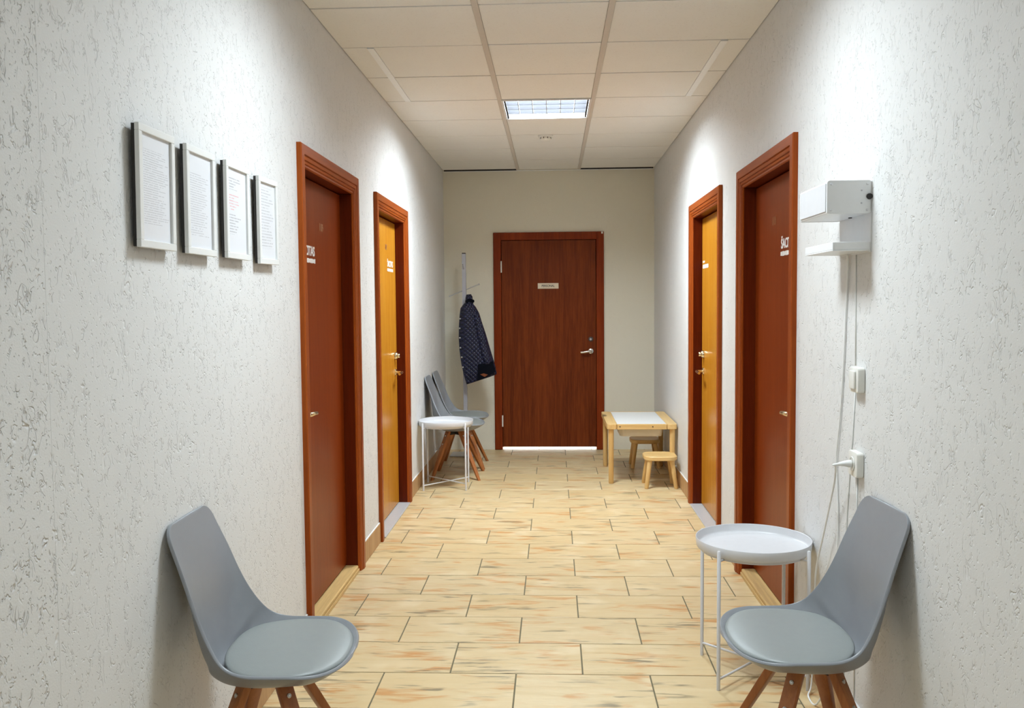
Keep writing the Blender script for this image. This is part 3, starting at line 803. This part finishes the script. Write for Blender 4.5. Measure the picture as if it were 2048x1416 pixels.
# ================================================================== ROUND SIDE TABLES
def make_side_table(label):
    t = tag(empty('side_table'), label, 'table', 'round white tray tables')
    R = 0.2175
    bm = BM()
    lathe(bm, [(0, .500), (R - .012, .500), (R - .007, .502), (R - .0035, .508), (R - .0015, .533), (R + .0005, .534), (R + .0015, .532), (R - .001, .503), (R - .004, .496), (R - .009, .494), (0, .494)], 72)
    obj('tray', bm, M_TABLEW, t, True, angle=50)
    q = 0.1655
    for sx in (-1, 1):
        for sy in (-1, 1):
            bm = BM(); tube(bm, [(sx * q, sy * q, 0.0), (sx * q, sy * q, .524), (sx * q, sy * q, .527)], [.0070, .0070, .0045], 14)
            obj('leg', bm, M_TABLEW, t, True, angle=50)
    for (a, b) in (((-1, -1), (1, 1)), ((-1, 1), (1, -1))):
        bm = BM(); tube(bm, [(a[0] * q, a[1] * q, .040 if a[1] < 0 else .052), (b[0] * q, b[1] * q, .040 if a[1] < 0 else .052)], .0048, 10)
        obj('cross_bar', bm, M_TABLEW, t, True, angle=50)
    bm = BM()                                # ring under the tray carrying the legs
    n = 48; ring = [[bm.verts.new(((R - .020 + dr) * math.cos(2 * PI * k / n), (R - .020 + dr) * math.sin(2 * PI * k / n), .488 + dz)) for k in range(n)] for dr, dz in ((-.004, -.004), (.004, -.004), (.004, .0055), (-.004, .0055))]
    for i in range(4):
        A, B = ring[i], ring[(i + 1) % 4]
        for k in range(n): bm.faces.new((A[k], A[(k + 1) % n], B[(k + 1) % n], B[k]))
    for sx in (-1, 1):
        for sy in (-1, 1): tube(bm, [(sx * .138, sy * .138, .488), (sx * (q - .003), sy * (q - .003), .488)], .004, 8)
    obj('ring', bm, M_TABLEW, t)
    return t
st1 = make_side_table('round white metal tray table beside the near right grey chair')
st1.location = (0.773, 3.420, 0); st1.rotation_euler = (0, 0, math.radians(1))
dup(st1, (-0.853, 6.93, 0), math.radians(2), 'round white metal tray table in front of the two far grey chairs')

# ================================================================== CHILDREN'S TABLE AND STOOLS
TX0, TX1, TY0, TY1, TZ = 0.428, 0.984, 7.015, 7.850, 0.482
kt = tag(empty('play_table', ((TX0 + TX1) / 2, (TY0 + TY1) / 2, 0)), 'small pine table with white top in far right corner', 'table')
hw, hl = (TX1 - TX0) / 2, (TY1 - TY0) / 2
for s in (-1, 1):
    bm = BM(); x = s * (hw - 0.041); slab(bm, [(p[0] + x, p[1]) for p in rrect(0.082, 2 * hl, 0.022, 4)], TZ - 0.042, TZ, bev=0.004)
    obj('side_plank', bm, M_PINEY, kt)
for s in (-1, 1):
    bm = BM(); y = s * (hl - 0.012); box(bm, -hw + 0.082, hw - 0.082, y - 0.012, y + 0.012, TZ - 0.042, TZ - 0.0005, 0.002)
    obj('end_rail', bm, M_PINEX, kt)
bm = BM(); box(bm, -hw + 0.083, hw - 0.083, -hl + 0.025, hl - 0.025, TZ - 0.010, TZ - 0.0015, 0.001); obj('white_top', bm, M_BOARD, kt)
for sx in (-1, 1):
    for sy in (-1, 1):
        bm = BM(); x, y = sx * (hw - 0.034), sy * (hl - 0.036)
        tube(bm, [(x, y, 0), (x, y, 0.006), (x, y, TZ - 0.042)], [.018, .0205, .0225], 18); obj('leg', bm, M_PINE, kt, True, angle=50)
for bx, by in ((-0.175, 0), (0.085, 0)):
    bm = BM(); lathe(bm, [(0, 0), (0.005, 0), (0.005, 0.002), (0, 0.002)], 10, (bx, -hl, TZ - 0.020), aim((0, -1, 0))); obj('bolt', bm, M_DARK, kt)
# tub hanging in the table
tb = tag(empty('storage_tub', ((TX0 + TX1) / 2, TY0 + 0.24, 0)), 'shallow off-white plastic tub hanging under the small pine table', 'box')
def tub(bm, w0, l0, w1, l1, z0, z1, th):
    A = [rrect(w1, l1, .03, 4), rrect(w0, l0, .045, 4), rrect(w0 - 2 * th, l0 - 2 * th, .043, 4), rrect(w1 - 2 * th, l1 - 2 * th, .028, 4)]
    Z = [z1, z0, z0 + th, z1]
    rs = [[bm.verts.new((x, y, z)) for x, y in P] for P, z in zip(A, Z)]
    for i in (0, 2):
        for k in range(len(rs[i])): bm.faces.new((rs[i][k], rs[i][(k + 1) % len(rs[i])], rs[i + 1][(k + 1) % len(rs[i])], rs[i + 1][k]))
    for k in range(len(rs[0])): bm.faces.new((rs[3][k], rs[3][(k + 1) % len(rs[0])], rs[0][(k + 1) % len(rs[0])], rs[0][k]))
    bm.faces.new(rs[1]); bm.faces.new(rs[2])
bm = BM(); tub(bm, 0.338, 0.34, 0.360, 0.38, 0.375, TZ - 0.017, 0.004); obj('tub_body', bm, M_TUB, tb, True, angle=40)
bm = BM()
o1, o2 = rrect(0.380, 0.40, .035, 4), rrect(0.354, 0.374, .028, 4)
for z0, z1 in ((TZ - 0.0165, TZ - 0.0115),):
    rs = [[bm.verts.new((x, y, z)) for x, y in P] for P, z in ((o1, z0), (o1, z1), (o2, z1), (o2, z0))]
    for i in range(4):
        for k in range(len(o1)): bm.faces.new((rs[i][k], rs[i][(k + 1) % len(o1)], rs[(i + 1) % 4][(k + 1) % len(o1)], rs[(i + 1) % 4][k]))
obj('tub_rim', bm, M_TUB, tb)
def make_stool(label):
    t = tag(empty('stool'), label, 'stool', 'small pine stools')
    W, D, Z = 0.258, 0.262, 0.252
    bm = BM()
    def ring(w_, d_, r, z): return [bm.verts.new((x, y, z)) for x, y in rrect(w_, d_, r, 7)]
    rs = [ring(W - .012, D - .012, .07, Z - .034), ring(W, D, .078, Z - .028), ring(W, D, .078, Z - .006), ring(W - .012, D - .012, .072, Z), ring(W - .06, D - .06, .06, Z - .0005), ring(W - .085, D - .085, .05, Z - .0045), ring(W - .15, D - .15, .03, Z - .0055)]
    for A, B in zip(rs, rs[1:]):
        for k in range(len(A)): bm.faces.new((A[k], A[(k + 1) % len(A)], B[(k + 1) % len(A)], B[k]))
    bm.faces.new(rs[0][::-1]); bm.faces.new(rs[-1])
    obj('seat', bm, M_PINEX, t, True, angle=40)
    for sx in (-1, 1):
        for sy in (-1, 1):
            bm = BM(); tube(bm, [(sx * .115, sy * .115, 0), (sx * .1145, sy * .1145, 0.006), (sx * .085, sy * .085, Z - .033)], [.0135, .016, .0195], 16)
            obj('leg', bm, M_PINE, t, True, angle=50)
    return t
s1 = make_stool('small pine stool in front of the low white-topped table')
s1.location = (0.838, 6.960, 0)
dup(s1, (0.806, 7.800, 0), 0, 'small pine stool in shade behind the low white-topped table')

# ================================================================== COAT STAND AND COAT
PX, PY = -0.838, 8.385
cs = tag(empty('coat_stand', (PX, PY, 0)), 'silver grey coat stand with square base in far left corner', 'coat stand')
bm = BM(); box(bm, -0.145, 0.120, -0.125, 0.125, 0.0005, 0.012, 0.002); obj('base_plate', bm, M_STEEL, cs)
bm = BM(); box(bm, -0.0185, 0.0185, -0.0185, 0.0185, 0.012, 1.925, 0.002); obj('pole', bm, M_STANDG, cs)
bm = BM(); box(bm, -0.0175, 0.0175, -0.0175, 0.0175, 1.9252, 1.934, 0.002); obj('end_cap', bm, M_DARK, cs)
for (d, z) in (((0.140, 0, 0.055), 1.580), ((0, -0.13, 0.05), 1.775)):
    bm = BM(); v = Vector(d); tube(bm, [-v + Vector((0, 0, z)), v + Vector((0, 0, z))], 0.0045, 10)
    for q in (-v, v): lathe(bm, [(0, -.008), (.0065, -.007), (.0065, .007), (0, .008)], 10, q + Vector((0, 0, z)), aim(v))
    obj('hook_rod', bm, M_STEEL, cs, True, angle=45)
YK = 8.27
SK = FPX / YK
def kx(px): return -0.829 + (px - 927) / SK
def kz(py): return 1.926 - (py - 506) / SK
ct = tag(empty('coat', (kx(940), YK, kz(600))), 'navy quilted coat with metal snap buttons hanging on the coat stand', 'coat')
O = Vector(ct.location)
RINGS = [(931.5, 589, 941, 588, .016), (930, 594, 944, 593, .030), (929.5, 604, 944.5, 603, .034), (924, 610, 946, 609, .040), (919.5, 616, 950, 613, .052), (917.5, 630, 957, 626, .064), (916, 650, 962.5, 645, .070), (915.2, 675, 970, 668, .072), (916.5, 700, 976, 690, .070), (919.5, 725, 982.5, 712, .068), (924, 748, 988, 732, .066), (929.5, 767, 991, 747, .062), (930.5, 769, 990, 749.5, .055)]
bm = BM(); rings = []; NA = 40
for (xl, zl, xr, zr, b) in RINGS:
    A, B = Vector((kx(xl), YK, kz(zl))), Vector((kx(xr), YK, kz(zr)))
    c = (A + B) / 2; hw_ = (B - A) / 2
    ring = []
    for k in range(NA):
        t = 2 * PI * k / NA; ca, sa = math.cos(t), math.sin(t)
        p = c + hw_ * math.copysign(abs(ca) ** 0.8, ca) + Vector((0, b * math.copysign(abs(sa) ** 0.8, sa), 0))
        fold = 0.007 * math.sin(3 * t + 2.2 * p.z) * min(1, b / .06)
        ring.append(bm.verts.new(p - O + Vector((0, fold, 0))))
    rings.append(ring)
for A, B in zip(rings, rings[1:]):
    for k in range(NA): bm.faces.new((A[k], A[(k + 1) % NA], B[(k + 1) % NA], B[k]))
bm.faces.new(rings[0][::-1]); bm.faces.new(rings[-1])
obj('coat_body', bm, M_COAT, ct, True, angle=60)
bm = BM()                                    # near sleeve, hanging down the right half
SP = [(951, 628, .018), (956, 645, .034), (960, 665, .040), (965, 690, .041), (970, 712, .039), (974, 726, .036), (974.5, 728, .028)]
tube(bm, [Vector((kx(x), YK - 0.052, kz(z))) - O for x, z, r in SP], [r for x, z, r in SP], 18)
obj('sleeve', bm, M_COAT, ct, True, angle=60)
bm = BM()                                    # lining that shows below the sleeve
LP = [(955, 728), (984, 722), (989.5, 743), (972, 753), (953, 761)]
def frontal(P, y0, y1):
    vs = [[bm.verts.new(Vector((kx(x), y, kz(z))) - O) for x, z in P] for y in (y0, y1)]
    for k in range(len(P)): bm.faces.new((vs[0][k], vs[0][(k + 1) % len(P)], vs[1][(k + 1) % len(P)], vs[1][k]))
    bm.faces.new(vs[0]); bm.faces.new(vs[1][::-1])
frontal(LP, YK - 0.078, YK - 0.05)
ln = obj('lining', bm, M_LINING, ct)
bm = BM(); frontal([(959, 748), (966, 746), (975, 748.5), (968, 753)], YK - 0.0795, YK - 0.0775); o = obj('woven_patch', bm, M_PATCH, ln)
bm = BM()
tube(bm, [Vector((kx(932), YK - 0.03, kz(604))) - O, Vector((kx(937), YK - 0.036, kz(600))) - O, Vector((kx(944), YK - 0.02, kz(602))) - O, Vector((kx(944.5), YK + 0.02, kz(602))) - O, Vector((kx(936), YK + 0.03, kz(602))) - O], .016, 10)
obj('collar', bm, M_LINING, ct, True, angle=60)
for (x, z) in ((918.6, 637), (917.6, 656), (917.6, 675), (918.4, 695), (920.8, 714), (923, 734)):
    bm = BM(); lathe(bm, [(0, .006), (.005, .005), (.008, .001), (.008, -.008)], 12, Vector((kx(x) + .004, YK - 0.046, kz(z))) - O, aim((-0.35, -1, 0)))
    obj('snap_button', bm, M_SCREW, ct, True, angle=50)

# ================================================================== RIGHT WALL: BOX, SWITCH, SOCKET, CABLES
wb = tag(empty('wall_box', (XR, 2.81, 1.60)), 'white metal wall box with tray shelf below, on right wall', 'box')
LB = 0.300; DX = 0.138
bm = BM(); slab(bm, rrect(LB, 0.222, 0.006, 3), 0, 0.004, Matrix.Translation((-0.0002, LB / 2, 0.111)) @ Matrix(((0, 0, -1, 0), (1, 0, 0, 0), (0, 1, 0, 0), (0, 0, 0, 1))))
obj('back_plate', bm, M_DEVW, wb)
bm = BM(); box(bm, -DX, -0.0045, 0.004, LB - 0.004, 0.121, 0.221, 0.004, 2); hs = obj('housing', bm, M_DEVW, wb)
for ya, yb in ((0.0, 0.0038), (LB - 0.0038, LB)):
    bm = BM(); slab(bm, [(x, z) for x, z in rrect(DX - 0.002, 0.102, 0.008, 3)], 0, yb - ya, Matrix.Translation((-DX / 2 - 0.002, yb, 0.171)) @ Matrix(((1, 0, 0, 0), (0, 0, -1, 0), (0, 1, 0, 0), (0, 0, 0, 1))))
    e = obj('end_cap', bm, M_DEVW, wb)
    if ya == 0.0:
        for x, z in ((-0.126, 0.211), (-0.016, 0.211), (-0.126, 0.131), (-0.016, 0.131)):
            bm = BM(); lathe(bm, [(0, .002), (.003, .0018), (.0042, 0)], 10, (x, 0, z), aim((0, -1, 0))); obj('screw', bm, M_TABLEW, e, True)
        for z in (0.191, 0.152):
            bm = BM(); lathe(bm, [(0, .0006), (.0028, .0006), (.0028, 0)], 10, (-0.033, 0, z), aim((0, -1, 0))); obj('small_hole', bm, M_STEEL, e, True)
        bm = BM(); lathe(bm, [(0, .005), (.009, .005), (.0095, 0)], 16, (-0.0095, 0, 0.172), aim((0, -1, 0))); obj('black_knob', bm, M_DARK, e, True, angle=40)
bm = BM(); box(bm, -DX - 0.003, -DX, 0.012, LB - 0.012, 0.127, 0.215, 0.0012); obj('front_cover', bm, M_TABLEW, wb)
DT = 0.120
bm = BM()                                    # tray with raised lip
box(bm, -DT, -0.0045, 0.0, LB, 0.004, 0.008, 0.001)
box(bm, -DT, -DT + 0.003, 0.0, LB, 0.0085, 0.032, 0.001); box(bm, -DT + 0.003, -0.0045, 0.0, 0.003, 0.0085, 0.032, 0.001); box(bm, -DT + 0.003, -0.0045, LB - 0.003, LB, 0.0085, 0.032, 0.001)
obj('tray', bm, M_DEVW, wb)
bm = BM(); tube(bm, [(-0.018, 0.15, 0.1185), (-0.018, 0.15, 0.124)], 0.006, 12); obj('cable_gland', bm, M_DARK, wb)

def wall_plate(name, z, label, cat):
    t = tag(empty(name, (XR, 2.890, z)), label, cat)
    MY = Matrix(((0, 0, -1, 0), (1, 0, 0, 0), (0, 1, 0, 0), (0, 0, 0, 1)))
    bm = BM(); slab(bm, rrect(0.082, 0.082, 0.010, 4), 0, 0.024, MY, bev=0.004); obj('cover_plate', bm, M_SWITCH, t, True, angle=40)
    return t, MY
sw, MY = wall_plate('light_switch', 1.194, 'ivory rocker light switch on right wall below the wall box', 'switch')
bm = BM(); slab(bm, rrect(0.048, 0.058, 0.004, 3), 0.0245, 0.031, MY, bev=0.0015); obj('rocker', bm, M_SWITCH, sw, True, angle=40)
so, MY = wall_plate('wall_socket', 0.920, 'ivory wall socket on right wall with a white plug in it', 'socket')
bm = BM(); lathe(bm, [(.0235, .0245), (.0235, .0275), (.0205, .0275), (.0195, .0246), (0, .0246)], 28, (0, 0, 0), MY); obj('socket_well', bm, M_SWITCH, so, True, angle=40)
pc = tag(empty('power_cable', (XR, 2.89, 0.92)), 'white cable looping from wall box tray down and up to the socket', 'cable')
PO = Vector((XR, 2.89, 0.92))
bm = BM(); tube(bm, [(-0.028, 0, 0), (-0.034, 0, 0), (-0.052, 0.001, 0), (-0.066, 0.002, -0.002), (-0.084, 0.003, -0.005)], [.0125, .0125, .0085, .0055, .0038], 14); obj('plug', bm, M_CORD, pc, True, angle=50)
CP = [(-0.012, 3.00, 1.602), (-0.009, 3.004, 1.585), (-0.006, 3.012, 1.55), (-0.005, 3.030, 1.42), (-0.005, 3.045, 1.25), (-0.005, 3.075, 1.05), (-0.006, 3.108, 0.90), (-0.005, 3.098, 0.80), (-0.005, 3.085, 0.66), (-0.012, 3.09, 0.42), (-0.03, 3.09, 0.14), (-0.06, 3.12, 0.012), (-0.07, 3.19, 0.008), (-0.045, 3.24, 0.03), (-0.032, 3.262, 0.16), (-0.030, 3.262, 0.378), (-0.030, 3.24, 0.477), (-0.031, 3.16, 0.616), (-0.034, 3.07, 0.763), (-0.042, 3.005, 0.85), (-0.062, 2.94, 0.905), (-0.084, 2.893, 0.915)]
CPV = [Vector((XR + x, y, z)) - PO for x, y, z in CP]
fine_ = []
for i in range(len(CPV) - 1):
    a, b, c, d = CPV[max(i - 1, 0)], CPV[i], CPV[i + 1], CPV[min(i + 2, len(CPV) - 1)]
    for k in range(6):
        t = k / 6
        fine_.append(0.5 * ((2 * b) + (-a + c) * t + (2 * a - 5 * b + 4 * c - d) * t * t + (-a + 3 * b - 3 * c + d) * t ** 3))
fine_.append(CPV[-1])
bm = BM(); tube(bm, fine_, 0.0034, 8); obj('cord', bm, M_CORD, pc, True)
def wall_cable(pts, label, r=0.0024):
    b0 = Vector((XR - 0.0018, pts[0][0], pts[0][1]))
    bm = BM(); tube(bm, [Vector((0, y - b0.y, z - b0.z)) for y, z in pts], r, 8)
    tag(obj('surface_cable', bm, M_PAINTCORD, None, True, loc=b0), label, 'cable')
wall_cable([(2.945, 1.598), (2.942, 1.40), (2.936, 1.236)], 'thin painted cable on right wall between wall box and light switch')
wall_cable([(2.936, 1.152), (2.955, 1.0), (2.976, 0.88), (2.998, 0.74), (3.012, 0.60), (3.015, 0.05)], 'thin painted cable running down from light switch past the socket')
wall_cable([(2.905, 0.877), (2.908, 0.70), (2.910, 0.05)], 'thin painted cable running straight down from wall socket')
